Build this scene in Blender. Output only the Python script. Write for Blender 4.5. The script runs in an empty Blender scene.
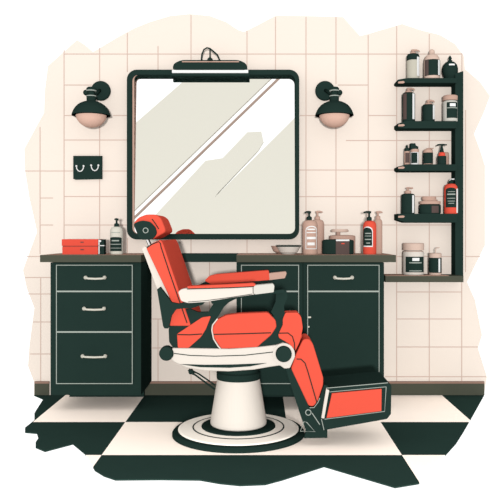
import bpy, bmesh, math
from mathutils import Vector
C = bpy.context.scene
COL = C.collection
F = 714.0; PX = 260.0; PY = 235.0; EYE = 1.05
D = F*EYE/160.0            # distance of the tiled wall

def W(px, py, d):
    return Vector(((px-PX)*d/F, d, EYE-(py-PY)*d/F))
def ZZ(py, d): return EYE-(py-PY)*d/F
def XX(px, d): return (px-PX)*d/F

# ------------------------------------------------------------ materials
def lin(c):
    c /= 255.0
    return c/12.92 if c <= .04045 else ((c+.055)/1.055)**2.4
MATS = {}
KA = .445
def mat(name, rgb, rough=1.0, spec=0.0, metal=0.0, var=0.0, ka=None):
    m = bpy.data.materials.new(name); m.use_nodes = True
    nt = m.node_tree; b = nt.nodes['Principled BSDF']
    ka = KA if ka is None else ka
    col = (min(.97, lin(rgb[0])*ka), min(.97, lin(rgb[1])*ka), min(.97, lin(rgb[2])*ka), 1)
    b.inputs['Base Color'].default_value = col
    b.inputs['Roughness'].default_value = rough
    b.inputs['Specular IOR Level'].default_value = spec
    b.inputs['Metallic'].default_value = metal
    if var > 0:
        tc = nt.nodes.new('ShaderNodeTexCoord'); n = nt.nodes.new('ShaderNodeTexNoise')
        n.inputs['Scale'].default_value = 9; n.inputs['Detail'].default_value = 3
        r = nt.nodes.new('ShaderNodeMix'); r.data_type = 'RGBA'
        r.inputs[6].default_value = tuple(c*(1-var) for c in col[:3])+(1,)
        r.inputs[7].default_value = tuple(min(1, c*(1+var)) for c in col[:3])+(1,)
        nt.links.new(tc.outputs['Object'], n.inputs['Vector'])
        nt.links.new(n.outputs['Fac'], r.inputs[0]); nt.links.new(r.outputs[2], b.inputs['Base Color'])
    MATS[name] = m; return m
GREEN = mat('dark_green_paint', (38, 56, 51), var=.05)
CREAM = mat('cream_tile', (255, 241, 228), var=.008)
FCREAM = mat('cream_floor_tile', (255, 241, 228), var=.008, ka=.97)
GROUT = mat('grout', (222, 196, 182))
RED = mat('red_leather', (254, 99, 78), var=.02, ka=.38)
REDBOX = mat('red_card', (240, 90, 72), var=.02)
ROSE = mat('rose_plastic', (206, 170, 153), var=.02)
LROSE = mat('pale_rose_glass', (226, 198, 182), var=.02)
OLIVE = mat('olive_stone', (84, 86, 74), var=.04)
BROWN = mat('brown_wood', (158, 127, 113), var=.05)
DBROWN = mat('dark_brown_label', (98, 82, 78))
WHITE = mat('white_enamel', (255, 245, 233), ka=.36)
PLAIN = mat('white_plastic', (252, 252, 250))
LINE = mat('pale_trim', (176, 184, 175))
GREY = mat('pale_grey', (216, 212, 202))
BOTTLE = mat('grey_white_plastic', (226, 222, 208))
BEIGE = mat('beige_streak_panel', (237, 234, 221), var=.01, ka=.73)
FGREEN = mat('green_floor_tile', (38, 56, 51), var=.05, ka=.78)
BULB = mat('rose_bulb_glass', (206, 170, 153), ka=.62)
PEDW = mat('white_pedestal_enamel', (255, 245, 233), ka=.42)
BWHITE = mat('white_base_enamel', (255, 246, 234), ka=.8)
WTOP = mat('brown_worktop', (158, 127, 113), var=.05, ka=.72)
PUTTY = mat('putty_glass', (205, 200, 184))
MIRROR = mat('mirror_glass', (252, 252, 252), rough=.0, spec=.5, metal=1.0, ka=1)

# ------------------------------------------------------------ object helpers
def empty(name, loc, label, cat, group=None):
    o = bpy.data.objects.new(name, None); COL.objects.link(o); o.location = loc
    o.empty_display_size = .05
    tag(o, label, cat, group); return o
def tag(o, label=None, cat=None, group=None, kind=None):
    if label: o['label'] = label
    if cat: o['category'] = cat
    if group: o['group'] = group
    if kind: o['kind'] = kind
    return o
def origin_of(p):
    v = Vector((0, 0, 0))
    while p is not None:
        v += Vector(p.location); p = p.parent
    return v
def link(name, bm, mats, parent=None, loc=None, smooth=False, bevel=0, seg=2, subs=0):
    bmesh.ops.recalc_face_normals(bm, faces=bm.faces)
    if loc is None and parent is None: 
        xs = [v.co.x for v in bm.verts]; ys = [v.co.y for v in bm.verts]; zs = [v.co.z for v in bm.verts]
        loc = Vector(((min(xs)+max(xs))/2, (min(ys)+max(ys))/2, min(zs)))
    off = origin_of(parent) if parent is not None else Vector(loc)
    for v in bm.verts: v.co -= off
    me = bpy.data.meshes.new(name); bm.to_mesh(me); bm.free()
    if not isinstance(mats, (list, tuple)): mats = [mats]
    for m in mats: me.materials.append(m)
    o = bpy.data.objects.new(name, me); COL.objects.link(o)
    if parent is not None: o.parent = parent
    else: o.location = loc
    if smooth:
        for p in me.polygons: p.use_smooth = True
    if bevel > 0:
        b = o.modifiers.new('bevel', 'BEVEL'); b.width = bevel; b.segments = seg; b.limit_method = 'ANGLE'; b.angle_limit = math.radians(40)
    return o
def box(bm, x0, x1, y0, y1, z0, z1, mi=0):
    v = [bm.verts.new((x, y, z)) for x in (x0, x1) for y in (y0, y1) for z in (z0, z1)]
    for f in ((0,1,3,2),(4,6,7,5),(0,4,5,1),(2,3,7,6),(0,2,6,4),(1,5,7,3)):
        bm.faces.new([v[i] for i in f]).material_index = mi
def pbox(bm, px0, px1, py0, py1, d0, d1, mi=0):
    """box whose front face covers these pixels at depth d0"""
    box(bm, XX(px0, d0), XX(px1, d0), d0, d1, ZZ(py1, d0), ZZ(py0, d0), mi)
def smooth_poly(pts, n=4):
    out = []; L = len(pts)
    for i in range(L):
        p0, p1, p2, p3 = (Vector(pts[(i+k) % L]) for k in (-1, 0, 1, 2))
        for j in range(n):
            t = j/n
            out.append(tuple(.5*((2*p1)+(p2-p0)*t+(2*p0-5*p1+4*p2-p3)*t*t+(3*p1-p0-3*p2+p3)*t**3)))
    return out
def round_poly(pts, r, n=4):
    out = []; L = len(pts)
    for i in range(L):
        a, b, c = Vector(pts[i-1]), Vector(pts[i]), Vector(pts[(i+1) % L])
        ra = min(r, (a-b).length*.45); rc = min(r, (c-b).length*.45)
        p = b+(a-b).normalized()*ra; q = b+(c-b).normalized()*rc
        for j in range(n+1):
            t = j/n; out.append(tuple(p*(1-t)**2+b*2*t*(1-t)+q*t*t))
    return out
def prism(bm, pts, d0, d1, dref=None, mi=0):
    """side outline in pixels (as seen at depth dref) given real thickness from d0 to d1"""
    dref = dref or d0
    w = [W(x, y, dref) for x, y in pts]
    a = [bm.verts.new((p.x, d0, p.z)) for p in w]; b = [bm.verts.new((p.x, d1, p.z)) for p in w]
    n = len(w)
    bm.faces.new(a).material_index = mi; bm.faces.new(b[::-1]).material_index = mi
    for i in range(n):
        bm.faces.new((a[i], b[i], b[(i+1) % n], a[(i+1) % n])).material_index = mi
def tube(bm, pts, r, n=8, closed=False, mi=0):
    pts = [Vector(p) for p in pts]; rings = []; L = len(pts)
    nrm = None
    for i, p in enumerate(pts):
        if closed: t = (pts[(i+1) % L]-pts[i-1])
        else: t = pts[min(i+1, L-1)]-pts[max(i-1, 0)]
        t.normalize()
        if nrm is None:
            nrm = t.cross(Vector((0, 1, 0)))
            if nrm.length < .1: nrm = t.cross(Vector((1, 0, 0)))
        nrm = (nrm-t*nrm.dot(t)).normalized(); bi = t.cross(nrm)
        rr = r[i] if isinstance(r, (list, tuple)) else r
        rings.append([bm.verts.new(p+(nrm*math.cos(2*math.pi*k/n)+bi*math.sin(2*math.pi*k/n))*rr) for k in range(n)])
    for i in range(L if closed else L-1):
        A, B = rings[i], rings[(i+1) % L]
        for k in range(n): bm.faces.new((A[k], A[(k+1) % n], B[(k+1) % n], B[k])).material_index = mi
    if not closed:
        bm.faces.new(rings[0][::-1]).material_index = mi; bm.faces.new(rings[-1]).material_index = mi
def ptube(bm, pts, d, r_px, **k):
    tube(bm, [W(x, y, d) for x, y in pts], r_px*d/F, **k)
def lathe(bm, cx, cy, prof, n=32, sy=1.0, axis='Z', mi=0):
    """prof: (radius, height) pairs; axis Z about (cx,cy), or Y: disc facing the camera, about (cx, z=cy), heights are depths"""
    rings = []
    for r, h in prof:
        if r < 1e-6:
            rings.append([bm.verts.new((cx, cy, h) if axis == 'Z' else (cx, h, cy))])
        else:
            ring = []
            for k in range(n):
                c, s = math.cos(2*math.pi*k/n)*r, math.sin(2*math.pi*k/n)*r
                ring.append(bm.verts.new((cx+c, cy+s*sy, h) if axis == 'Z' else (cx+c, h, cy+s)))
            rings.append(ring)
    for A, B in zip(rings, rings[1:]):
        if len(A) == 1 and len(B) == 1: continue
        for k in range(n):
            k2 = (k+1) % n
            if len(A) == 1: f = bm.faces.new((A[0], B[k], B[k2]))
            elif len(B) == 1: f = bm.faces.new((A[k], A[k2], B[0]))
            else: f = bm.faces.new((A[k], A[k2], B[k2], B[k]))
            f.material_index = mi
    for R in (rings[0], rings[-1]):
        if len(R) > 1: bm.faces.new(R).material_index = mi
def B_(): return bmesh.new()

# ------------------------------------------------------------ camera, sky, light
cam = bpy.data.cameras.new('camera'); co = bpy.data.objects.new('camera', cam); COL.objects.link(co)
cam.sensor_width = 36; cam.lens = F/500*36; cam.shift_x = -10/500; cam.shift_y = -15/500
co.location = (0, 0, EYE); co.rotation_euler = (math.pi/2, 0, 0); C.camera = co
cam.clip_start = .05
w = bpy.data.worlds.new('world'); C.world = w; w.use_nodes = True
w.node_tree.nodes['Background'].inputs[0].default_value = (1, 1, .995, 1)
w.node_tree.nodes['Background'].inputs[1].default_value = 1.25
s = bpy.data.lights.new('fill_light', 'POINT'); s.energy = 3750; s.shadow_soft_size = .22
so = bpy.data.objects.new('fill_light', s); COL.objects.link(so); so.location = (0, -4.0, 1.12)  # unseen fill light added behind the camera to flatten the shadows
C.view_settings.view_transform = 'Standard'; C.view_settings.look = 'None'
C.view_settings.gamma = 1; C.view_settings.use_curve_mapping = False; C.view_settings.exposure = 0

# ------------------------------------------------------------ wall, floor
outline = [(34,395),(34,382),(28,366),(29.5,345),(32,326),(34.4,308),(26.7,288),(23,270),(37,232),(35.6,225),(29.6,199),(25,170),(24.3,149),
 (40,120),(44,113),(45,89),(48,66),(77,40),(85,45),(93,52),(120,36),(135,28),(150,22),(170,16),(190,14),(210,16),(226,22),(238,30),(244,32),(260,24),(276,15.5),
 (306,16),(343,17),(360,36),(368,34),(402,24),(420,30),(440,35),(455,44),(464,56),(465,69),(480,82),(490,96),(484,112),(474,134),(480,150),(485,166),(485,245),
 (467,282),(475,300),(482,335),(478,348),(487,377),(484,395)]
bm = B_(); prism(bm, outline, D, D+.06)
def gv(x, y0, y1, wd=.9): pbox(bm, x-wd/2, x+wd/2, y0, y1, D-.0012, D+.001, 1)
def gh(y, x0, x1, wd=.9): pbox(bm, x0, x1, y-wd/2, y+wd/2, D-.0011, D+.001, 1)
for a in [(40,127,254),(40.6,277,382),(64,50,256),(99.6,48,82),(99.6,120,256),(127.3,33,72),(127.3,238,256),(158,46,70),(191,15,62),(191,236,256),(247,31,66),(247,236,256),
          (209.5,262,383),(275.5,17,72),(306,17,256),(336,17,84),(336,124,256),(368.2,35,256),(396.7,26,382),(429.3,34,382),(462,53,72),(465.6,110,272),(461.8,282,382),
          (158,319,383),(191,348,383)]: gv(*a)
for a in [(54,64,461.5),(85,64,92),(85,338,368),(115.5,64,76),(115.5,113,128),(115.5,300,316),(115.5,368,397),(140,64,128),(140.5,346,453),(171,25,128),(170,299,453),(196.5,64,128),
          (198,40,53),(196.6,299,453),(225,64,128),(225,40,53),(225,299,453),(256.5,27,40),(256.5,384,452),(256.5,466,480),(277.5,25,51),(294,28,51),(322,33,51),(354,30,51),
          (292,397,462),(319,397,462),(347,397,478),(376.7,385,486),(319,152,237),(348,152,237)]: gh(*a)
tag(link('wall_back', bm, [CREAM, GROUT]), 'cream tiled wall with fine rose grout and a ragged edge', None, kind='structure')

def fp(px, py):
    d = F*EYE/(py-PY); return ((px-PX)*d/F, d, 0)
fl = [(34,395.0),(43.3,399),(34.4,413),(34.4,420),(25,427.6),(25,432),(37,433),(38.5,438),(35.6,442),(35.6,447),(45,451),(73,443.6),(85,453.5),(95,470),(104,475.5),(115.6,479.4),
 (160,479),(200,479.5),(220,483),(240,485),(265,484),(282,479.5),(324,466),(395,487),(419,483),(436,462),(446,454),(456,443),(463,432),(470,420),(484,395.0)]
bm = B_(); f = bm.faces.new([bm.verts.new(fp(*p)) for p in fl])
r1, r2 = F*EYE/187, F*EYE/220
for y in (r1, r2): bmesh.ops.bisect_plane(bm, geom=bm.verts[:]+bm.edges[:]+bm.faces[:], plane_co=(0, y, 0), plane_no=(0, 1, 0))
cols = [-1.215, -.72, .142, .645, 1.135]
for u in cols: bmesh.ops.bisect_plane(bm, geom=bm.verts[:]+bm.edges[:]+bm.faces[:], plane_co=(u*EYE, 0, 0), plane_no=(1, 0, 0))
for f in bm.faces:
    c = f.calc_center_median(); u = c.x/EYE
    if c.y > r1: dark = u < cols[0] or cols[1] < u < cols[2] or u > cols[4]
    elif c.y > r2: dark = u < cols[1] or u > cols[3]
    else: dark = cols[1] < u < cols[3]
    f.material_index = 1 if dark else 0
g = bmesh.ops.extrude_face_region(bm, geom=bm.faces[:])
for v in g['geom']:
    if isinstance(v, bmesh.types.BMVert): v.co.z -= .006
tag(link('floor', bm, [FCREAM, FGREEN]), kind='structure', label='cream and dark green checked tile floor')

for i, (a, b) in enumerate(((34.4, 49), (139, 245), (384, 484.5))):
    bm = B_(); pbox(bm, a, b, 383.6, 395.2, D-.012, D, 0); pbox(bm, a, b, 381.6, 383.6, D-.015, D, 1)
    tag(link(('baseboard_left', 'baseboard_middle', 'baseboard_right')[i], bm, [OLIVE, BROWN]), kind='structure')

# ------------------------------------------------------------ made-up slanted panels behind the camera, shaped to put streaks in the mirror
MD = D-.026; YB = -30.0; TILT = math.radians(2.4); MZ = ZZ(154, MD)
def refl(zx, zy):
    # where the line of sight through this spot of the leaning glass ends up on the streak panels
    px, py = 120+zx*.38, 60+zy*.38
    dr = Vector(((px-PX)/F, 1, -(py-PY)/F)); n = Vector((0, -math.cos(TILT), math.sin(TILT)))
    q = Vector((0, MD, MZ)); o = Vector((0, 0, EYE)); t = (q-o).dot(n)/dr.dot(n); h = o+dr*t
    r = dr-2*dr.dot(n)*n; t2 = (YB-h.y)/r.y; p = h+r*t2
    return (p.x, p.z)
bm = B_()
def ext(p, q, t):
    return (p[0]+(p[0]-q[0])*t, p[1]+(p[1]-q[1])*t)
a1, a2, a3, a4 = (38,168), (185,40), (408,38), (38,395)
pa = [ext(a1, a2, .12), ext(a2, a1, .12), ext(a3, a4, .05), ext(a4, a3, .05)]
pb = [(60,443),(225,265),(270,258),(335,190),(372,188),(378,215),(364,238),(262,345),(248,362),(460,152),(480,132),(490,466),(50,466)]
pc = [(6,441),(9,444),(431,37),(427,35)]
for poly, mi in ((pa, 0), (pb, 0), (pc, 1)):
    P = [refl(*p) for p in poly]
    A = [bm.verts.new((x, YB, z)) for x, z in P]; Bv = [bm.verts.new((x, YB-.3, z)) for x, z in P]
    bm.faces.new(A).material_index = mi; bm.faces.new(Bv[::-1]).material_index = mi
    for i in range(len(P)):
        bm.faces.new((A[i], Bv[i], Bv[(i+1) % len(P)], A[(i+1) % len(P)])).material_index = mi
tag(link('streak_panels', bm, [BEIGE, LROSE]), kind='structure')

# ------------------------------------------------------------ mirror
def rrect(x0, x1, y0, y1, r, n=6):
    out = []
    for cx, cy, a0 in ((x1-r, y0+r, -90), (x1-r, y1-r, 0), (x0+r, y1-r, 90), (x0+r, y0+r, 180)):
        for k in range(n+1):
            a = math.radians(a0+90*k/n); out.append((cx+r*math.cos(a), cy+r*math.sin(a)))
    return out
def ring_prism(bm, outer, inner, d0, d1, mi=0):
    n = len(outer); V = []
    for pts in (outer, inner):
        w_ = [W(x, y, d0) for x, y in pts]
        V.append(([bm.verts.new((p.x, d0, p.z)) for p in w_], [bm.verts.new((p.x, d1, p.z)) for p in w_]))
    (of, ob), (nf, nb) = V
    for i in range(n):
        j = (i+1) % n
        for q in ((of[i], of[j], nf[j], nf[i]), (ob[i], nb[i], nb[j], ob[j]), (of[i], ob[i], ob[j], of[j]), (nf[i], nf[j], nb[j], nb[i])):
            bm.faces.new(q).material_index = mi
e = empty('wall_mirror', W(213, 240, D-.03), 'large square wall mirror with rounded dark green frame', 'mirror')
bm = B_(); ring_prism(bm, rrect(126.8, 299.3, 69.6, 239.5, 10), rrect(132.2, 295.2, 74.6, 233.8, 6), D-.06, D-.001)
link('frame', bm, GREEN, e)
bm = B_(); ring_prism(bm, rrect(131.8, 295.6, 74.2, 234.2, 6), rrect(134.2, 295.2, 74.6, 233.8, 5), D-.052, D-.046)
link('inner_bevel', bm, ROSE, e)
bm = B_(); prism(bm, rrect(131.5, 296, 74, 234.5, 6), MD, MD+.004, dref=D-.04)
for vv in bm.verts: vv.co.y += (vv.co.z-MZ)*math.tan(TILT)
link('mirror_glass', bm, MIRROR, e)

# picture light on top of the mirror
e = empty('picture_light', W(210, 76, D-.1), 'long dark green hooded light clipped over top of mirror', 'lamp')
d0, d1 = D-.088, D-.062
bm = B_(); prism(bm, round_poly([(172.4,70),(173.5,63.5),(181,60),(239,60),(246.5,63.5),(248,70)], 4), d0, d1)
link('hood', bm, GREEN, e)
bm = B_(); pbox(bm, 172, 248.2, 69.8, 73, d0+.001, d1); link('diffuser', bm, PLAIN, e)['label'] = 'white diffuser strip'
bm = B_(); pbox(bm, 170.3, 249.3, 73, 75.6, d0-.004, d1); link('lip', bm, GREEN, e)
bm = B_(); pbox(bm, 182, 239, 61.2, 62.2, d0-.003, d0+.002); link('highlight_line', bm, ROSE, e)['label'] = 'thin tan highlight line'  # highlight along the hood top, put in as a tan strip
bm = B_()
arc = [(201.3,60.5),(202,54),(204,49.5),(207,47.8),(210,48.6),(213.5,51.5),(217.5,55),(219.8,60.5)]
ptube(bm, arc, D-.09, .8)
ptube(bm, [(210,49),(210,60.5)], D-.09, .7)
link('hanging_bracket', bm, GREEN, e, smooth=True)
bm = B_(); lathe(bm, XX(210, D-.09), D-.09, [(.016, ZZ(61, D-.09)), (.018, ZZ(59, D-.09)), (.008, ZZ(57.6, D-.09)), (.004, ZZ(57, D-.09))], 16)
link('knob', bm, GREEN, e)

# wall lamps
def wall_lamp(sx, cx, label):
    # sx=+1: wall plate to the right of the shade
    d = D-.14; X = lambda o: XX(cx+sx*o, d)
    e = empty('wall_lamp', Vector((X(0), D-.02, ZZ(100, d))), label, 'lamp', 'dome wall lamps either side of the mirror')
    k = d/F
    bm = B_(); lathe(bm, XX(cx+sx*9.3, D-.02), ZZ(90.6, D-.02), [(.064, D-.001), (.064, D-.018), (.058, D-.024)], 40, axis='Y')
    link('wall_plate', bm, GREEN, e)
    bm = B_(); tube(bm, [Vector((XX(cx+sx*9.3, D), D-.02, ZZ(91, D))), Vector((X(3), D-.08, ZZ(91, d))), Vector((X(0), d, ZZ(92, d)))], .012)
    link('arm', bm, GREEN, e, smooth=True)
    bm = B_(); lathe(bm, X(0), d, [(3.3*k, ZZ(96, d)), (3.3*k, ZZ(91, d))], 20); link('neck', bm, GREEN, e)
    bm = B_(); lathe(bm, X(0), d, [(4.6*k, ZZ(102.5, d)), (4.6*k, ZZ(96.2, d))], 20); link('collar', bm, GREEN, e)
    bm = B_(); lathe(bm, X(0), d, [(4.8*k, ZZ(90.6, d)), (4.8*k, ZZ(88.4, d)), (3.4*k, ZZ(87.2, d))], 20); link('cap', bm, GREEN, e)
    for yy, r in ((96.2, 4.9), (90.9, 5.1), (102.2, 5.0)):
        bm = B_(); lathe(bm, X(0), d, [(r*k, ZZ(yy+.45, d)), (r*k, ZZ(yy-.45, d))], 20); link('ring', bm, LINE, e)
    bm = B_(); c = Vector((X(-5.2), d, ZZ(92.6, d)))
    bmesh.ops.create_uvsphere(bm, u_segments=16, v_segments=10, radius=2.9*k)
    bmesh.ops.translate(bm, verts=bm.verts, vec=c); tube(bm, [c, Vector((X(0), d, c.z))], 1.2*k); link('knob', bm, GREEN, e, smooth=True)
    R = 19.2*k; z0 = ZZ(115.6, d); H = ZZ(101.2, d)-z0
    prof = [(R, z0), (18.6*k, ZZ(113.4, d)), (17.4*k, ZZ(110.4, d)), (15.8*k, ZZ(107.8, d)), (13.6*k, ZZ(105.4, d)), (11*k, ZZ(103.6, d)), (8*k, ZZ(102.2, d)), (4.8*k, ZZ(101.2, d)), (4*k, ZZ(101, d))]
    inner = [(max(r-.005, .004), z-.004) for r, z in prof[::-1]]; inner[-1] = (R-.004, z0)
    bm = B_(); lathe(bm, X(0), d, prof+inner, 40); link('lamp_shade', bm, GREEN, e)
    bm = B_(); rb = 15.4*k; zb = z0+.012
    lathe(bm, X(0), d, [(0, zb-.088)]+[(rb*math.sin(math.radians(a)), zb-.088*math.cos(math.radians(a))) for a in range(8, 91, 8)]+[(rb*.98, zb+.01), (0, zb+.012)], 32)
    link('bulb', bm, BULB, e, smooth=False)['label'] = 'rose glass globe bulb'
    return e
wall_lamp(1, 91.2, 'dome wall lamp left of the mirror, above the hook plate')
wall_lamp(-1, 334.4, 'dome wall lamp right of the mirror, beside the shelves')

# hook plate
e = empty('hook_plate', W(88, 179, D-.01), 'small dark green square wall plate carrying two white hooks', 'coat hook')
bm = B_(); prism(bm, [(73.2,155.8),(102,155.8),(102,179),(75,179.6),(73.2,178.8)], D-.018, D-.001); link('plate', bm, GREEN, e)
for cx, cy in ((80, 168.2), (94.8, 167.5)):
    bm = B_(); pts = [(cx-3.6,cy-2.2),(cx-3.2,cy+.5),(cx-1.8,cy+2.6),(cx,cy+3.2),(cx+1.8,cy+2.6),(cx+3.2,cy+.5),(cx+3.6,cy-2.2)]
    ptube(bm, pts, D-.026, .55)
    for q in (-3.6, 3.6): 
        lathe(bm, XX(cx+q, D-.026), ZZ(cy-2.2, D-.026), [(.006, D-.03), (.006, D-.016)], 12, axis='Y')
    link('hook', bm, PLAIN, e, smooth=True)['label'] = 'white U-shaped hook'

# ------------------------------------------------------------ cabinets
DF = D-.42
def frame_line(bm, x0, x1, y0, y1, d, wd=.75):
    ring_prism(bm, [(x0,y0),(x1,y0),(x1,y1),(x0,y1)], [(x0+wd,y0+wd),(x1-wd,y0+wd),(x1-wd,y1-wd),(x0+wd,y1-wd)], d-.003, d+.001)
def handle(parent, x0, x1, y, d):
    bm = B_(); m = (x0+x1)/2
    pts = [W(x0+1.5, y-1, d+.004), W(x0+1, y-1, d-.016), W(x0+4, y+.2, d-.022), W(m, y+.5, d-.022), W(x1-4, y+.2, d-.022), W(x1-1, y-1, d-.016), W(x1-1.5, y-1, d+.004)]
    tube(bm, pts, 1.05*d/F)
    for x in (x0+1.8, x1-1.8):
        lathe(bm, XX(x, d), ZZ(y-.8, d), [(1.9*d/F, d+.001), (1.9*d/F, d-.008), (1.2*d/F, d-.012)], 14, axis='Y')
    link('handle', bm, BOTTLE, parent, smooth=True)['label'] = 'pale metal pull handle'
def front(kind, parent, x0, x1, y0, y1, hnd=None):
    bm = B_(); pbox(bm, x0+.2, x1-.2, y0+.2, y1-.2, DF-.008, DF+.001)
    p = link(kind, bm, GREEN, parent)
    bm = B_(); frame_line(bm, x0, x1, y0, y1, DF-.008); link('edge_line', bm, LINE, p)
    if hnd: handle(p, *hnd, DF-.009)
    return p
e = empty('drawer_cabinet', Vector((XX(95, DF), DF+.2, ZZ(395, DF))), 'dark green three-drawer cabinet under red box, left of the chair', 'cabinet')
bm = B_(); box(bm, XX(50.5, DF), XX(141, DF), DF, D-.0015, ZZ(395, DF), .9305-.045); link('body', bm, GREEN, e)
front('drawer', e, 56, 132.6, 264.8, 291.4, (84, 106.5, 278.3))
front('drawer', e, 56, 132.6, 291.4, 332, (82.5, 106, 309.3))
front('drawer', e, 56, 132.6, 332, 384, (81, 107.2, 356.8))
e = empty('door_cabinet', Vector((XX(270, DF), DF+.2, ZZ(395, DF))), 'dark green drawer-and-door cabinet right behind the chair arms', 'cabinet', None)
bm = B_(); box(bm, XX(236.5, DF), XX(302.8, DF), DF, D-.0015, ZZ(395, DF), .9305-.045); link('body', bm, GREEN, e)
front('drawer', e, 241, 299, 264.8, 291.4)
p = front('door', e, 241, 299, 291.4, 384)
bm = B_(); lathe(bm, XX(290, DF), ZZ(311, DF), [(.005, DF-.006), (.005, DF-.014)], 10, axis='Y'); link('knob', bm, BOTTLE, p)
e = empty('door_cabinet', Vector((XX(343, DF), DF+.2, ZZ(395, DF))), 'dark green cabinet with handled drawer under the red pump bottle, right end', 'cabinet', None)
bm = B_(); box(bm, XX(303.2, DF), XX(384, DF), DF, D-.0015, ZZ(395, DF), .9305-.045); link('body', bm, GREEN, e)
front('drawer', e, 307.3, 379.5, 264.8, 291.4, (333, 353.8, 278.3))
p = front('door', e, 307.3, 379.5, 291.4, 384)
for y in (317.5, 327):
    bm = B_(); pbox(bm, 308, 311 if y < 320 else 309.4, y-1, y+.6, DF-.014, DF-.007); link('hinge', bm, BOTTLE, p)

def plinth(e, x0, x1):
    bm = B_(); box(bm, XX(x0, DF), XX(x1, DF), D-.055, D-.0165, .0003, ZZ(395, DF)+.001); link('plinth', bm, GREEN, e)
for ob in [o for o in COL.objects if o.type == 'EMPTY' and o['category'] == 'cabinet']:
    plinth(ob, *((53, 134) if 'three-drawer' in ob['label'] else (239, 301) if 'behind' in ob['label'] else (305, 380)))

def worktop(name, pts_px, label):
    dn = DF-.03; zt = .931; zb = ZZ(262.2, dn)
    (a, b, a2, b2) = pts_px
    bm = B_()
    lo = [(XX(a, dn), dn), (XX(b, dn), dn), (XX(b2, dn), D-.0015), (XX(a2, dn), D-.0015)]
    A = [bm.verts.new((x, y, zb)) for x, y in lo]; Bq = [bm.verts.new((x, y, zt)) for x, y in lo]
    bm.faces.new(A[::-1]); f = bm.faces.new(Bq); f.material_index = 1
    for i in range(4): bm.faces.new((A[i], A[(i+1) % 4], Bq[(i+1) % 4], Bq[i]))
    return tag(link(name, bm, [OLIVE, WTOP]), label, 'worktop')
worktop('worktop', (40, 141, 40, 141), 'olive worktop on the three-drawer cabinet, holding red box')
worktop('worktop', (236.5, 396, 236.5, 396), 'long olive worktop on the cabinets right of the chair')
bm = B_(); dn = D-.2
box(bm, XX(141, DF-.03)+.002, XX(236.5, DF-.03)-.002, dn, D-.001, .88, .9308)
tag(link('bridge_shelf', bm, GREEN), 'narrow dark green shelf joining both worktops behind the chair back', 'shelf')

# ------------------------------------------------------------ wall shelves on the right
e = empty('shelving_unit', Vector((XX(457, D), D-.05, .8)), 'dark green wall shelving unit with upright post and four shelves', 'shelf')
dn = D-.10
bm = B_(); prism(bm, [(455.3,73.5),(463.3,71),(463.3,282),(455.3,282)], dn, D-.001); link('post', bm, GREEN, e)
SD = D-.13; SH = {}
for i, (yt, yb) in enumerate(((78, 87), (121, 131.2), (164.3, 172.6), (213.7, 222.8))):
    zt = ZZ(yt, SD); zb = ZZ(yb, D); SH[i] = zt
    bm = B_(); x0, x1 = XX(397.8, SD), XX(455.3, dn)+.001
    zs = (zt-zb)
    lo = [(x0, zb+zs*.25), (x0+.012, zb), (x1, zb), (x1, zt), (x0+.055, zt), (x0, zt-zs*.35)] if i != 3 else [(x0, zb+zs*.3), (x0+.05, zb+.0), (x1, zb), (x1, zt), (x0, zt)]
    A = [bm.verts.new((x, SD, z)) for x, z in lo]; Bq = [bm.verts.new((x, D-.001, z)) for x, z in lo]
    bm.faces.new(A); bm.faces.new(Bq[::-1])
    for k in range(len(lo)): bm.faces.new((A[k], Bq[k], Bq[(k+1) % len(lo)], A[(k+1) % len(lo)]))
    p = link('shelf', bm, GREEN, e)
    bm = B_(); ym = [82.2, 125.2, 167.6, 216.6][i]
    prism(bm, round_poly([(398.2,ym-.6),(403.4,ym-1.2),(405,ym),(403.4,ym+1.1),(398.2,ym+1.1)], .6), SD-.005, SD+.002)
    link('bracket', bm, ROSE, p)['label'] = 'pale rose bracket on shelf end'
bm = B_(); dl = D-.2
box(bm, XX(385.5, dl), XX(463.5, dl), dl, D-.001, ZZ(282.2, dl), ZZ(275.6, dl)-.002)
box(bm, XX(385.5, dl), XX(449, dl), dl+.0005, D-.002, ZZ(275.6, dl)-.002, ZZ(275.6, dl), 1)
ZL = ZZ(275.6, dl)
tag(link('wall_ledge', bm, [OLIVE, WTOP]), 'low olive wall ledge right of cabinets, below the shelving post', 'shelf')

# ------------------------------------------------------------ bottles and jars
def patch(bm, cx, cy, r, z0, z1, a0, a1, arch=0.0, n=14, sy=1.0, th=.0015, mi=0):
    """curved label on a round body; angles in radians measured from the camera-facing side"""
    cols_ = []
    for i in range(n+1):
        t = i/n; a = a0+(a1-a0)*t
        zt = z1-arch*(1-math.sqrt(max(0, 1-(2*t-1)**2)))
        c = []
        for rr in (r+th, r-.002):
            for z in (z0, zt):
                c.append(bm.verts.new((cx+math.sin(a)*rr, cy-math.cos(a)*rr*sy, z)))
        cols_.append(c)
    for i in range(n):
        A, Bc = cols_[i], cols_[i+1]
        for q in ((0, 1), (1, 3), (3, 2), (2, 0)):
            bm.faces.new((A[q[0]], A[q[1]], Bc[q[1]], Bc[q[0]])).material_index = mi
    for A in (cols_[0], cols_[-1]): bm.faces.new((A[0], A[1], A[3], A[2])).material_index = mi

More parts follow.
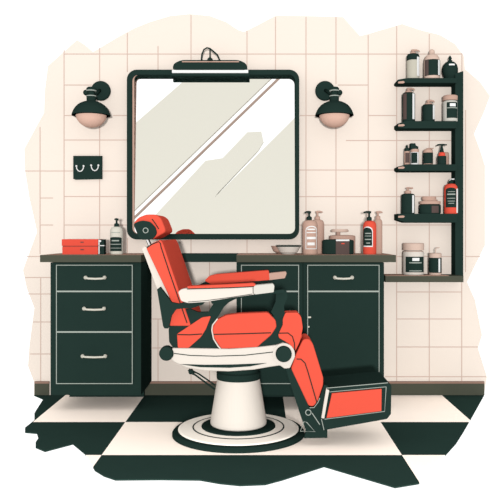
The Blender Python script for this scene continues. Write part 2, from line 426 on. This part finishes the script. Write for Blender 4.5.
class Vessel:
    def __init__(s, name, label, cat, group, cx, wd, zb, d, sy=1.0):
        s.d = d; s.k = d/F; s.r = wd/2*s.k; s.x = XX(cx, d); s.cx = cx; s.zb = zb; s.sy = sy
        s.e = empty(name, Vector((s.x, d, zb)), label, cat, group); s.body = s.e
    def turn(s, name, prof, m, n=32, label=None, dx=0, sy=None, parent=None, smooth=False):
        """prof: (radius px, y px or None for base)"""
        bm = B_(); lathe(bm, s.x+dx*s.k, s.d, [(r*s.k, s.zb if y is None else ZZ(y, s.d)) for r, y in prof], n, sy=sy or s.sy)
        o = link(name, bm, m, parent or s.e, smooth=smooth)
        if label: o['label'] = label
        return o
    def bottle(s, ytop, m, sh=3.0, name='body'):
        r = s.r/s.k
        pr = [(r*.93, None), (r, ZZ_inv(s.zb, s.d)-1.0), (r, ytop+sh), (r*.93, ytop+sh*.5), (r*.75, ytop+sh*.15), (r*.45, ytop)]
        s.body = s.turn(name, pr, m); return s.body
    def label(s, x0, x1, y0, y1, m, arch=0.0, name='label', parent=None, lift=.0015, lab=None):
        rr = s.r; f = lambda x: math.asin(max(-1, min(1, (x-s.cx)*s.k/(rr*1.02))))
        bm = B_(); patch(bm, s.x, s.d, rr, ZZ(y1, s.d), ZZ(y0, s.d), f(x0), f(x1), arch*s.k, sy=s.sy, th=lift)
        o = link(name, bm, m, parent or s.e)
        if lab: o['label'] = lab
        return o
    def lines(s, rows, m, parent):
        bm = B_(); rr = s.r; f = lambda x: math.asin(max(-1, min(1, (x-s.cx)*s.k/(rr*1.02))))
        for x0, x1, y, h in rows:
            patch(bm, s.x, s.d, rr, ZZ(y+h/2, s.d), ZZ(y-h/2, s.d), f(x0), f(x1), 0, n=6, sy=s.sy, th=.0028)
        return link('print', bm, m, parent)
    def pump(s, ybody, ytop, m, reach=-5, rc=2.6, cx=None, sweep=1.0):
        dx = 0 if cx is None else cx-s.cx
        h = ybody-ytop
        p = s.turn('pump', [(rc, ybody+.3), (rc, ybody-h*.34), (rc*.75, ybody-h*.4), (1.0, ybody-h*.44), (1.0, ytop+1.2)], m, 16, dx=dx)
        bm = B_(); x = s.cx+dx; sg = 1 if reach > 0 else -1
        pts = [(x-sg*1.8, ytop+1.3), (x, ytop+.9), (x+reach*.5, ytop+.7), (x+reach*.9, ytop+1.2), (x+reach, ytop+1.2+1.2*sweep)]
        tube(bm, [W(a, b, s.d) for a, b in pts], [1.1*s.k, 1.25*s.k, 1.0*s.k, .8*s.k, .6*s.k], 10)
        link('nozzle', bm, m, p, smooth=True)
        return p
def ZZ_inv(z, d): return PY-(z-EYE)*F/d

GS = 'toiletries on the wall shelves'; GW = 'toiletries on the long right worktop'
ds = D-.075
# top shelf
v = Vessel('pump_bottle', 'putty bottle with dark shoulders and rose pump, top shelf left end', 'bottle', GS, 413, 12.6, SH[0], ds)
v.bottle(60, PUTTY, 1.5); v.turn('shoulder', [(6.35, 60.3), (6.35, 56.5), (5.6, 54.6), (3.6, 54)], GREEN); v.pump(54, 49.6, ROSE, 6.5, 3)
v.label(415.8, 418.6, 58, 77, PLAIN, name='shine_or_label_strip')  # upright white strips on the bottles are painted highlights
v = Vessel('glass_bottle', 'rose-topped bottle with dark body wrap and small stopper, on top shelf', 'bottle', GS, 431.8, 16, SH[0], ds)
v.bottle(54.8, LROSE, 8); v.turn('stopper', [(2.2, 55), (3, 53), (2.6, 50.6), (1.4, 49.6)], LROSE, 16)
v.label(424.2, 439.4, 61, 76.8, GREEN, name='wrap'); v.label(424.4, 427, 61.5, 76.5, DBROWN, name='shine_or_label_strip', lift=.003); v.label(436.4, 438.3, 61.5, 76.5, PLAIN, name='shine_or_label_strip', lift=.003)  # white strip paints a highlight, brown strip is a coloured band
v = Vessel('round_flask', 'round dark green flask with finial stopper, top shelf by the post', 'flask', GS, 450, 15.6, SH[0], D-.062)
v.body = v.turn('body', [(4.2, None), (6.5, 76), (7.7, 72.5), (7.8, 69), (6.8, 65.2), (4.6, 62.6), (1.9, 61.6)], GREEN)
v.turn('stopper', [(2.1, 62), (2.3, 60.6), (1.2, 59.8), (1.9, 58.6), (1.2, 57), (.4, 55.6)], GREEN, 16)
v.label(447, 453, 65.4, 67, PLAIN, name='label', lift=-.004)
# second shelf
v = Vessel('pump_bottle', 'tall dark green bottle with rose pump, second shelf left end', 'bottle', GS, 408.6, 12.8, SH[1], ds)
v.bottle(92.6, GREEN, 2.2); v.pump(92.8, 88, ROSE, 6, 3.4); v.label(402.6, 405.4, 94.5, 120, DBROWN, name='shine_or_label_strip'); v.label(411.3, 413.6, 94.5, 120, PLAIN, name='shine_or_label_strip')  # brown band on the left, painted white highlight on the right
v = Vessel('pump_bottle', 'short dark green bottle with rose pump, middle of second shelf', 'bottle', GS, 428.4, 12.4, SH[1], ds)
v.bottle(104.6, GREEN, 1.5); v.pump(104.9, 100, ROSE, 6, 3.6); v.label(431.7, 434, 106, 120, PLAIN, name='shine_or_label_strip')
v = Vessel('storage_jar', 'squat pale jar with rose lid and dark label, second shelf by post', 'jar', GS, 450.2, 14.8, SH[1], ds)
v.bottle(100.4, GREY, 2.5); v.turn('lid', [(7.4, 100.8), (7.6, 96.6), (6.6, 95.8)], ROSE)
l = v.label(445.2, 456, 103.3, 119, GREEN); v.label(448, 453.6, 104.6, 107.6, PLAIN, name='print', parent=l, lift=.003); v.label(445.6, 455.4, 108.6, 109.4, LINE, name='print', parent=l, lift=.003)
# third shelf
v = Vessel('dropper_bottle', 'tiny slim bottle with pointed dark cap, third shelf left end', 'bottle', GS, 407, 5.6, SH[2], ds)
v.bottle(151, ROSE, 1); v.turn('cap', [(2.6, 151.3), (2.7, 148.6), (1, 147.6), (1.2, 146), (.4, 144.8)], GREEN, 16); l = v.label(405, 408.9, 153, 163, DBROWN)
v = Vessel('spray_bottle', 'white bottle with angled dark cap and dark label, third shelf second from left', 'bottle', GS, 414.6, 8, SH[2], ds)
v.bottle(149, PLAIN, 1); bm = B_(); prism(bm, [(410.8,149.4),(410.8,143.2),(415.4,143.2),(416,145.4),(418.4,146.6),(418.4,149.4)], v.d-.02, v.d+.02); link('cap', bm, GREEN, v.e); v.label(411, 416.4, 153, 163.4, GREEN); v.label(410.7, 418.5, 149.4, 152.4, ROSE, name='collar')
v = Vessel('pump_bottle', 'small dark green bottle with thin rose pump, centre of third shelf', 'bottle', GS, 428, 9.4, SH[2], ds)
v.bottle(149, ROSE, 2); v.turn('wrap', [(4.45, None), (4.9, 163), (4.9, 153)], GREEN); v.turn('neck', [(2, 149.3), (1.6, 148.2)], ROSE, 12)
bm = B_(); ptube(bm, [(428, 148.3), (433.6, 148.4)], v.d, .5); link('nozzle', bm, ROSE, v.e)
v = Vessel('pump_bottle', 'small bottle with red collar and dark T-shaped pump, third shelf', 'bottle', GS, 441.8, 8.8, SH[2], D-.095)
v.bottle(156, GREEN, .6); v.turn('collar', [(3.4, 156.4), (3.2, 153.4), (2.2, 152.4)], REDBOX, 20, label='red collar')
v.turn('pump', [(2.2, 152.6), (1.6, 149), (.9, 146.4), (.9, 145)], GREEN, 16); bm = B_(); ptube(bm, [(437, 145.6), (437.6, 144.8), (442, 144.4), (446.8, 144.9)], v.d, .7); link('nozzle', bm, GREEN, v.e)
v = Vessel('glass_bottle', 'plain rose bottle half hidden behind the T-shaped pump bottle, in place of its shadow', 'bottle', GS, 445.6, 6.6, SH[2], D-.024, sy=.85)  # cast shadow of the bottle in front, built as a rose solid
v.bottle(152.2, ROSE, 1.5)
# fourth shelf
v = Vessel('pump_bottle', 'broad dark green bottle with rose pump, fourth shelf left end', 'bottle', GS, 408, 13.4, SH[3], ds)
v.bottle(193.6, GREEN, 2); v.turn('neck', [(3.2, 194), (3.2, 190.8), (1.2, 190.4), (1.2, 189)], ROSE, 18); bm = B_(); ptube(bm, [(406, 188.2), (408, 187.8), (413, 188.2)], v.d, .8); link('nozzle', bm, ROSE, v.e); v.label(411, 413.2, 195.5, 213, PLAIN, name='shine_or_label_strip')
v = Vessel('wide_tub', 'wide dark green tub with stepped rose lid on fourth shelf', 'tub', GS, 430, 21.6, SH[3], ds, sy=.62)
v.bottle(203.8, GREEN, 1.6); v.turn('lid', [(10.4, 204.2), (10.6, 201.4), (7.4, 200.8), (7.4, 199.6)], ROSE); v.turn('lid_top', [(7, 199.8), (7.2, 197.4), (6.4, 196.6)], ROSE, dx=-1); v.label(430, 437.4, 206, 213, DBROWN)
v = Vessel('pump_bottle', 'red bottle with dark arched label and black pump, on shelves', 'bottle', GS, 451, 13.6, SH[3], ds)
v.bottle(183.8, RED, 5); v.turn('pump', [(2.6, 184), (2.6, 181), (1, 180.6), (1, 179.6)], GREEN, 16); bm = B_(); ptube(bm, [(449.5, 180.6), (451, 179.4), (454.8, 179)], v.d, .8); link('nozzle', bm, PLAIN, v.e)
l = v.label(444.9, 454.6, 188, 207.6, GREEN, arch=2.5); v.lines([(446.5,453,192,.5),(446,453.4,194.6,1.2),(446,453.2,198.6,.6),(446.4,452.8,201.4,.6),(447,452.2,203.6,.6)], LINE, l)
v.label(455, 457, 189, 213, PLAIN, name='shine_or_label_strip')  # painted highlight down the right side
# ledge
v = Vessel('storage_jar', 'white jar with wide rose lid and dark label on low ledge', 'jar', 'toiletries on the low wall ledge', 413.4, 21, ZL, D-.09)
v.bottle(249.8, WHITE, 3.5); v.turn('lid', [(10.4, 250.2), (10.6, 244), (9.6, 243)], LROSE); v.turn('neck_band', [(9.4, 252.4), (9.9, 251)], ROSE)
l = v.label(404.4, 422.2, 256.4, 271.8, GREEN); v.label(410.2, 417, 257.6, 260.6, PLAIN, name='print', parent=l, lift=.003); v.lines([(407.4, 419.4, 262.4, 1.0)], LINE, l); v.lines([(407.5, 419.5, 270.4, .8)], LINE, l)
v = Vessel('glass_jar', 'dark green cup-shaped jar with looped rose lid on low ledge', 'jar', 'toiletries on the low wall ledge', 435.2, 12.6, ZL, D-.09)
v.bottle(257, GREEN, 1); v.turn('lid', [(6.2, 257.6), (6.3, 253.8), (5.4, 253)], LROSE); bm = B_(); ptube(bm, [(435.6, 253.4), (435.6, 249.4), (436.4, 248), (439.6, 247.6)], v.d, .5); link('loop', bm, LROSE, v.e); v.turn('foot', [(6.1, None), (6.5, 272.6)], LROSE); v.label(437, 438.8, 258.4, 272, PLAIN, name='shine_or_label_strip')
# right worktop
ZT = .931; dw = D-.27; db = D-.13
e = empty('shaving_bowl', Vector((XX(288.5, dw), dw, ZT)), 'small white shaving bowl with dark rim on the right worktop', 'bowl', GW)
k = dw/F; zt = ZZ(245.4, dw); x = XX(288.6, dw)
bm = B_(); lathe(bm, x, dw, [(6*k, ZT), (9*k, ZT+.014), (11.6*k, zt-.012), (12.2*k, zt), (11.6*k, zt), (10.6*k, zt-.014), (7*k, ZT+.014), (0, ZT+.010)], 32); link('bowl', bm, WHITE, e)
bm = B_(); lathe(bm, x, dw, [(12.5*k, zt-.008), (12.5*k, zt+.001), (11.3*k, zt+.001), (11.3*k, zt-.008), (12.5*k, zt-.008)], 32); link('rim', bm, GREEN, e)['label'] = 'dark rim'
bm = B_(); lathe(bm, XX(283, db+.03), db+.03, [(6*k, ZT), (10*k, ZT+.014), (12.4*k, ZZ(246, db)), (11.6*k, ZZ(246, db)), (7*k, ZT+.016), (0, ZT+.012)], 32)
tag(link('saucer', bm, ROSE), 'rose dish showing behind left side of the white bowl', 'bowl', GW)
v = Vessel('pump_bottle', 'rose bottle with white arched label and black pump near mirror', 'bottle', GW, 310, 15.2, ZT, dw)
v.bottle(220.2, ROSE, 5); v.pump(220.4, 211.2, GREEN, -4.4, 2.7, cx=309.2, sweep=.6)
l = v.label(305.2, 316.4, 226, 249, PLAIN, arch=4); v.label(305.9, 315.7, 227, 248.3, ROSE, arch=3.6, name='panel', parent=l, lift=.0025)
bm_rows = [(307,314.4,229.4,1.4),(306.4,315,232.6,1.0),(306.4,315,238,2.4),(307,314,243.8,2.8)]
v.lines([(a, b, c, h) for a, b, c, h in bm_rows], PLAIN, l).location.y = -.002
v = Vessel('pump_bottle', 'plain rose pump bottle behind the rose one with white label, in place of its shadow', 'bottle', GW, 317.5, 13.5, ZT, db)  # shadow beside the labelled bottle, modelled as a second rose bottle
v.bottle(219.6, ROSE, 5); v.pump(219.8, 211, ROSE, 5, 2.6, sweep=.3)
v = Vessel('wide_tub', 'low wide dark green tub with brown label on right worktop', 'tub', GW, 338, 31.6, ZT, dw, sy=.5)
v.bottle(239.2, GREEN, 1.6); l = v.label(335, 348.6, 240.8, 254, DBROWN); v.label(335.2, 348.6, 239.4, 241, PLAIN, name='shine_or_label_strip', lift=.002); v.label(340.5, 343.6, 243, 244, RED, name='print', parent=l, lift=.003)
v = Vessel('shadow_jar', 'rose jar with tiered lid behind the low dark green tub, in place of its shadow', 'jar', GW, 342.4, 26, ZT, db, sy=.7)  # rose shadow shape behind the tub, modelled as a jar
v.bottle(235, ROSE, 1.2); v.turn('shadow_lid_stem', [(2, 235.4), (2, 231)], ROSE, 16, dx=-4); v.turn('lid', [(8.4, 232), (9, 230.6), (7.6, 229.2)], LROSE, dx=-2.6)  # body and lid are parts of the tub's shadow shape
v = Vessel('pump_bottle', 'red bottle with dark arched label and black pump, on worktop', 'bottle', GW, 369.7, 13.2, ZT, dw)
v.bottle(220.8, RED, 5.5); v.pump(221, 211.2, GREEN, -5.6, 2.6, cx=369.2, sweep=.4)
l = v.label(363.3, 371.8, 226.6, 246.8, PLAIN, arch=4.5); v.label(363.2, 371, 227.6, 245.6, GREEN, arch=4, name='panel', parent=l, lift=.0025); v.lines([(364.6,370,233.4,1),(364.4,370.2,236,.6),(364.4,370.2,239.4,1),(365.6,369,243,1)], LINE, l)
v = Vessel('pump_bottle', 'plain rose pump bottle standing behind the red worktop bottle, in place of its shadow', 'bottle', GW, 378, 8.6, ZT, db)  # shadow of the red bottle given a bottle's shape in rose
v.bottle(219, ROSE, 4); v.pump(219.2, 211.2, ROSE, 4.4, 2.4, sweep=.3)
# left worktop
GL = 'things on the left worktop'
e = empty('red_box', Vector((XX(80, dw), dw, ZT)), 'long flat red lidded box on the left worktop', 'box', GL)
zm = ZZ(245.8, dw); zt2 = ZZ(239.2, dw)
bm = B_(); box(bm, XX(62.2, dw-.05), XX(98, dw-.05), dw-.05, dw+.09, ZT, zm-.003); link('box_base', bm, REDBOX, e, bevel=.002)
bm = B_(); box(bm, XX(61.8, dw-.05), XX(98.2, dw-.05), dw-.053, dw+.093, zm, zt2); link('lid', bm, REDBOX, e, bevel=.002)
bm = B_(); box(bm, XX(62.6, dw-.05), XX(97.6, dw-.05), dw-.048, dw+.088, zm-.004, zm+.001); link('seam', bm, DBROWN, e)
for y in (242.2, 249.6):
    bm = B_(); pbox(bm, 80.4, 83.6, y-.5, y+.5, dw-.055, dw-.045); link('clasp', bm, DBROWN, e)
e = empty('small_box', Vector((XX(101, dw), dw-.03, ZT)), 'small dark green block with pale edge against right end of red box', 'box', GL)
bm = B_(); pbox(bm, 99, 104, 239.4, 254.7, dw-.05, dw+.01); 
for vv in bm.verts:
    if vv.co.z < ZT+.01: vv.co.z = ZT
link('body', bm, GREEN, e, bevel=.002)
bm = B_(); pbox(bm, 98.5, 99.5, 239.6, 254, dw-.052, dw-.02); pbox(bm, 98.6, 104, 245.2, 246, dw-.052, dw-.02); link('edge_band', bm, PLAIN, e)
bm = B_(); pbox(bm, 99.4, 101, 240.2, 242, dw-.052, dw-.04); link('button', bm, PLAIN, e)
v = Vessel('pump_bottle', 'pale grey bottle with dark green label and black pump beside red box', 'bottle', GL, 116.5, 12.6, ZT, dw)
v.bottle(226.6, BOTTLE, 5); v.turn('foot', [(5.9, None), (4.9, 254)], BOTTLE); v.pump(227, 218.4, GREEN, -2, 2.5, cx=116.6, sweep=.2)
l = v.label(110.9, 122.2, 237, 251, GREEN, arch=1.2); v.lines([(113,120,240.6,1.2),(111.4,121.8,244.2,.7),(111.4,121.8,248,.5)], LINE, l); v.label(112, 121, 232.2, 232.8, LINE, name='print', lift=.0015)

# ------------------------------------------------------------ barber chair
DC = 3.78; NR = 3.54; FR = 4.02
chair = empty('barber_chair', Vector((XX(238.5, DC), DC, 0)), 'red leather barber chair with white arms on round pedestal', 'chair')
cx = XX(238.5, DC); kc = DC/F
# base
bm = B_(); lathe(bm, cx, DC, [(.349, 0), (.349, .012), (.338, .024), (.318, .028)], 72); link('base', bm, GREEN, chair)
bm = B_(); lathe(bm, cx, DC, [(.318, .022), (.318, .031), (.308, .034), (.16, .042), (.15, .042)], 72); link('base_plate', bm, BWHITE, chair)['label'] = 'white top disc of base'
bm = B_(); lathe(bm, cx, DC, [(.243, .0355), (.243, .0390), (.236, .0398), (.236, .0355), (.243, .0355)], 72); link('groove_ring', bm, GREEN, chair)
bm = B_(); lathe(bm, cx, DC, [(.197, .036), (.194, .046), (.174, .050), (.14, .050)], 56); link('foot_collar', bm, GREEN, chair)
bm = B_(); lathe(bm, cx, DC, [(.140, .048), (.148, .056), (.149, .066), (.111, .300)], 56); link('pedestal', bm, PEDW, chair, smooth=False)['label'] = 'white tapering pedestal'
bm = B_(); lathe(bm, cx, DC, [(.114, .292), (.116, .300), (.116, .325), (.106, .332), (.106, .40)], 48); link('top_collar', bm, GREEN, chair)
bm = B_()
ptube(bm, [(190,371.6),(196,375.5),(215,389.5)], 3.66, .9); ptube(bm, [(192.5,370.8),(199,374),(215,385)], 3.68, .8)
lathe(bm, XX(191, 3.66), ZZ(371.6, 3.66), [(.012, 3.645), (.012, 3.675)], 14, axis='Y'); tube(bm, [W(188.6, 369.6, 3.66), W(194, 374, 3.66)], .008)
link('pump_lever', bm, GREEN, chair, smooth=True)
# white under frame
bm = B_()
fr = [(169,351),(173,348.2),(190,348.4),(230,349),(258,347.2),(276,345.2),(283,342.8),(290,345.4),(294.6,351),(295,357),(290,368.4),(284.4,368.8),(280,365.6),(270,367),(254,369.8),(229,371.6),(205,370.8),(187,368),(175,362.6),(169.4,358.6)]
prism(bm, fr, NR-.012, FR); seat_frame = link('seat_frame', bm, WHITE, chair, bevel=.006)
seat_frame['label'] = 'white enamelled seat frame'
bm = B_(); prism(bm, [(180,364.2),(205,364.9),(232,364.6),(266.5,363.2),(250,366.4),(229,367.8),(200,367.2)], NR-.016, NR-.008); link('slot', bm, GREEN, seat_frame)
bm = B_(); ptube(bm, [(174,353.4),(190,355.4),(215,356.2),(245,355.2),(275,351.8)], NR-.013, .45); link('edge_line', bm, GREEN, seat_frame)
kn = NR/F
def cap(px, py, r, name='pivot_cap', ring=None, dd=NR):
    bm = B_(); lathe(bm, XX(px, dd), ZZ(py, dd), [(r*kn, dd+.02), (r*kn, dd-.018), (r*kn*.9, dd-.026)], 36, axis='Y'); return link(name, bm, GREEN, chair)
bm = B_(); lathe(bm, XX(283.6, NR), ZZ(353.8, NR), [(11*kn, NR+.01), (11*kn, NR-.016)], 36, axis='Y'); link('pivot_ring', bm, WHITE, chair)['label'] = 'white ring round the front pivot'
cap(283.6, 353.6, 8.0, dd=NR-.012); cap(166.8, 353, 7.2)
bm = B_(); tube(bm, [W(166.8, 353, NR+.01), W(166.8, 353, NR+.06), W(176, 352, NR+.06)], .012); link('pivot_rod', bm, GREEN, chair)
# dark side panels carrying the arms
def side_panels():
    pan = [(168.4,330),(171,318),(178,311),(190,309),(198,312.5),(207,312),(212,316),(218,322),(262,318),(276,316),(284,314),(288,320),(300,320),(296,330),(290,336),(284,346),(260,349),(188,349),(173,348.4),(169,342)]
    bm = B_(); prism(bm, pan, NR+.006, NR+.036, dref=NR); link('side_panel', bm, GREEN, chair)
    bm = B_(); prism(bm, [(185,331),(288,331),(296,336),(284,346),(188,349)], FR-.036, FR-.006, dref=NR); link('side_panel', bm, GREEN, chair)
    for pts in ([(206,320),(207,313),(210,309),(215,301.5),(222,296),(236,293),(246,293),(236,298.8),(229,302.2),(224,307),(219,315),(214,324)],
                [(276,291),(286.4,290),(287.6,297),(284,306),(285,316),(277,320),(271,312),(275.6,302)]):
        bm = B_(); prism(bm, pts, NR+.002, NR+.03, dref=NR); link('arm_strut', bm, GREEN, chair)
side_panels()
# back
bm = B_(); prism(bm, [(142.2,249),(144.4,246.4),(147.4,247),(171,301),(165,306),(156.5,287)], NR+.02, FR-.02, dref=NR+.02); link('back_shell', bm, WHITE, chair)['label'] = 'white back shell'
bm = B_()
back = round_poly([(146,248),(151,243.6),(160.6,239.6),(163,243.6),(191,326),(169,326),(171.6,302)], 2.2)
prism(bm, back, NR, FR+.16); bk = link('backrest', bm, RED, chair, bevel=.006, seg=3); bk['label'] = 'red padded backrest'
bm = B_()
ptube(bm, [(146.6,247.8),(152,244.2),(158.6,241.6),(160.4,243.4),(161,247),(169.6,273),(179.4,301),(187,323)], NR-.001, .55)
link('piping', bm, GREEN, bk)['label'] = 'dark piping seam'
bm = B_(); far = [(161.2,244.6),(161.6,249.6),(170,273),(180,301)]
bm.free()
bm = B_(); prism(bm, [(157,289.4),(160,287),(171.6,302.4),(178.4,303.8),(190,301),(203,298),(206,301),(203,304.5),(191,308.6),(183,308.4),(176,309.4),(171.4,316),(169.2,326),(168,328.6),(164.4,328.4),(163,326)], NR-.03, NR-.004)
link('arm_bracket', bm, GREEN, chair)
bm = B_(); prism(bm, [(157,289.4),(160,287),(171.6,302.4),(178.4,303.8),(190,301),(191,308.6),(176,309.4),(169.2,326),(164.4,328.4)], FR, FR+.026, dref=NR); link('arm_bracket', bm, GREEN, chair)
# headrest
hn = 3.63; hf = 3.93
bm = B_(); prism(bm, round_poly([(133.2,223.4),(138,217.6),(146,214.4),(156,214.4),(161,218),(165.6,229.6),(165,232.4),(152.6,239.4),(141,237.8),(138,233)], 2.5), hn, hf, dref=hn); hr = link('headrest', bm, RED, chair, bevel=.01, seg=3); hr['label'] = 'red padded headrest'
bm = B_(); prism(bm, round_poly([(133.4,224.2),(137.4,221.6),(143,220.4),(150,221.8),(155.4,227.4),(156.8,233.4),(153,238.8),(142,240),(138.6,237)], 2), hn-.018, hn+.01); sp = link('side_plate', bm, GREEN, hr)
bm = B_(); pts = [(145.6+2.5*math.cos(a*math.pi/8), 230.4+2.5*math.sin(a*math.pi/8)) for a in range(16)]; ptube(bm, pts, hn-.019, .45, closed=True, n=6); link('bolt_ring', bm, LINE, sp)
bm = B_(); ptube(bm, [(152,219),(155,223),(158.8,229)], hn-.001, .5); link('seam', bm, GREEN, hr)
bm = B_(); ptube(bm, [(147.4,239),(151,248)], 3.74, 1.9); st = link('headrest_post', bm, GREEN, chair)
bm = B_(); ptube(bm, [(147.0,239.4),(150.4,247)], 3.712, 1.0); link('highlight_rod', bm, PLAIN, st); st.children[0].name = 'shine_rod'  # white rod stands in for a highlight down the post
# rear seat bolster, seat, front roll, leg pad
def pad(name, pts, seam, dn, df, label, rr=3, bev=.012):
    bm = B_(); prism(bm, round_poly(pts, rr), dn, df); o = link(name, bm, RED, chair, bevel=bev, seg=3); o['label'] = label
    if seam:
        bm = B_(); ptube(bm, seam, dn-.001, .55); link('piping', bm, GREEN, o)
    return o
bm_l = (NR, NR+.05)
pad('rear_bolster', [(177,334),(202,317.4),(211,316),(206,329),(201,337),(188.6,348),(177.8,348)], [(177.6,334.6),(190,334.8),(202,334)], NR, NR+.055, 'red rear side bolster', 1.5, .004)
pad('seat_bolster', [(217,319.5),(226,315),(240,313.4),(268,312.4),(275.6,320),(276.6,327),(271,335.4),(262,343),(256.6,348),(221,349),(213.8,338),(212,328)], [(213.6,334.4),(240,333.8),(271,332.8)], NR, NR+.055, 'red near-side seat bolster', 2, .006)
bm = B_(); ptube(bm, [(217.6,318.6),(212.6,325),(211.8,330),(213.6,339),(218,346),(221,349.4)], NR-.004, .7); link('trim', bm, WHITE, chair)['label'] = 'white edge trim beside the seat'
pad('seat', [(180,331),(300,331),(303,337),(296,346),(180,347)], None, NR+.037, FR-.037, 'red seat cushion')
pad('front_roll', [(285.4,312.8),(297.6,312.6),(301.2,317),(302.8,328),(300,341.4),(295.4,351),(288,343),(279,338),(278.2,334.6),(282.8,325),(282.8,319)], [(278.6,333.2),(288,333),(292.4,336.4),(294.4,343),(294.8,350)], NR, NR+.10, 'red rounded front bolster', 1.5, .006)
pad('leg_pad', [(296,354),(302.6,340.4),(305,339),(309.4,339.2),(313,344),(323.4,378),(323.2,385),(318,401),(313.6,406.6),(308.6,406),(291,368.6)], [(296.6,359),(301,359.2),(305,363),(308,372),(317,403)], NR, NR+.2, 'red calf rest pad', 2, .006)
# leg frame and footrest
bm = B_(); prism(bm, [(285,367),(291.4,368.6),(309,407),(314,407.6),(318.2,402),(324,385),(328,386),(329,392),(323,418),(325,430),(327.4,430.6),(327.4,438),(304,438.2),(306,431),(301,417)], NR+.004, NR+.03)
lf = link('leg_frame', bm, GREEN, chair)
bm = B_(); prism(bm, [(285,367),(291.4,368.6),(309,407),(318.2,402),(327.4,430.6),(327.4,438),(306,431)], NR+.205, NR+.23, dref=NR); link('leg_frame', bm, GREEN, chair)
bm = B_(); pts = [(308.3+2.7*math.cos(a*math.pi/8), 412.5+2.7*math.sin(a*math.pi/8)) for a in range(16)]; ptube(bm, pts, NR, .5, closed=True, n=6); link('bolt_ring', bm, LINE, lf)
bm = B_(); ptube(bm, [(312,413),(319.8,424.6)], NR, .5); link('link_rod', bm, LINE, lf)
bm = B_(); ptube(bm, [(304,421.4),(300.4,431.2),(315,431.6),(306.8,422.4)], NR, .45, closed=True, n=6); link('stirrup', bm, LINE, lf)
bm = B_(); ptube(bm, [(309.6,407.8),(314,407.6),(318,402.4),(319.8,398)], NR, .4); link('edge_line', bm, LINE, lf)
fd = NR-.006; ff = fd+.3
bm = B_(); prism(bm, round_poly([(325.5,389),(388,383),(391.4,385),(391,414),(387,419),(325,430),(321.6,420)], 1.2), fd, ff); ft = link('footrest', bm, GREEN, chair)
ft['label'] = 'dark framed footrest'
bm = B_(); prism(bm, [(332,393.4),(381.6,389),(381.4,411),(326.6,418)], fd-.012, fd+.002); link('footrest_pad', bm, RED, ft)['label'] = 'red inset footrest pad'
bm = B_(); prism(bm, [(326.2,389),(329.2,390.4),(324.2,418.6),(321.4,418)], fd-.014, fd+.002); link('side_bar', bm, WHITE, ft)['label'] = 'white side bar'
bm = B_(); ptube(bm, [(324.6,419.2),(384.6,411.4),(386.2,386.8)], fd-.001, .4); ptube(bm, [(326,388.2),(388,382.8)], fd, .4); ptube(bm, [(329,392),(386.2,386.8)], fd-.001, .35); ptube(bm, [(321.4,419),(324,430)], fd, .4)
link('edge_line', bm, LINE, ft)
# arms
def arm(d0, near):
    d1 = d0+.06; s_ = 1
    if near:
        body = round_poly([(178,292),(181,289.4),(188,288.2),(253,286.6),(255,287),(255,294.4),(230,298),(206,302),(188,303.2),(181,301)], 1.6)
        cp = round_poly([(253,286),(255.4,285.4),(273,283.8),(274.4,286),(273.6,292.2),(255,294.5)], .8)
        pd = round_poly([(187,286.4),(230,284.4),(253,283.2),(255.6,284.4),(254.6,286.2),(230,287.2),(188,288.4)], .7)
    else:
        body = round_poly([(194,287.5),(206,281.5),(270,279.4),(270,283.8),(230,289),(200,290)], 1)
        cp = round_poly([(269,273.4),(286,271.6),(286.6,273.6),(284.8,278.2),(269,280.2)], .8)
        pd = round_poly([(204.6,280.6),(209,276.2),(216,274.4),(268.8,270.4),(269.6,280),(230,283),(211,284.2)], 1.2)
    bm = B_(); prism(bm, body, d0, d1); a = link('armrest', bm, WHITE if near else GREEN, chair, bevel=.003)
    bm = B_(); prism(bm, cp, d0-.002, d1+.002); link('arm_tip', bm, GREY if near else ROSE, a)
    bm = B_(); prism(bm, pd, d0-.003, d1+.003); link('arm_pad', bm, RED, a)
    if near:
        bm = B_(); ptube(bm, [(187,289),(230,287.8),(254,286.6)], d0-.003, .5); ptube(bm, [(188,302),(206,300.6),(230,297.4),(252,294)], d0-.001, .3)
        ptube(bm, [(253,287.6),(253.2,294)], d0-.001, .35); link('edge_line', bm, GREEN, a)
        a['label'] = 'white near-side armrest'
    else: a['label'] = 'dark far-side armrest with thick red pad'
arm(NR-.05, True); arm(FR-.01, False)
# posts that carry the arms
for d0, pts in ((NR-.03, [(210,299),(225,296),(284,289.5),(284,292.6),(250,296.4),(232,299.6),(220,303),(212,304)]), (FR+.0, [(212,283),(262,281),(264,292),(214,294)])):
    bm = B_(); prism(bm, pts, d0, d0+.035); link('arm_support', bm, GREEN, chair)
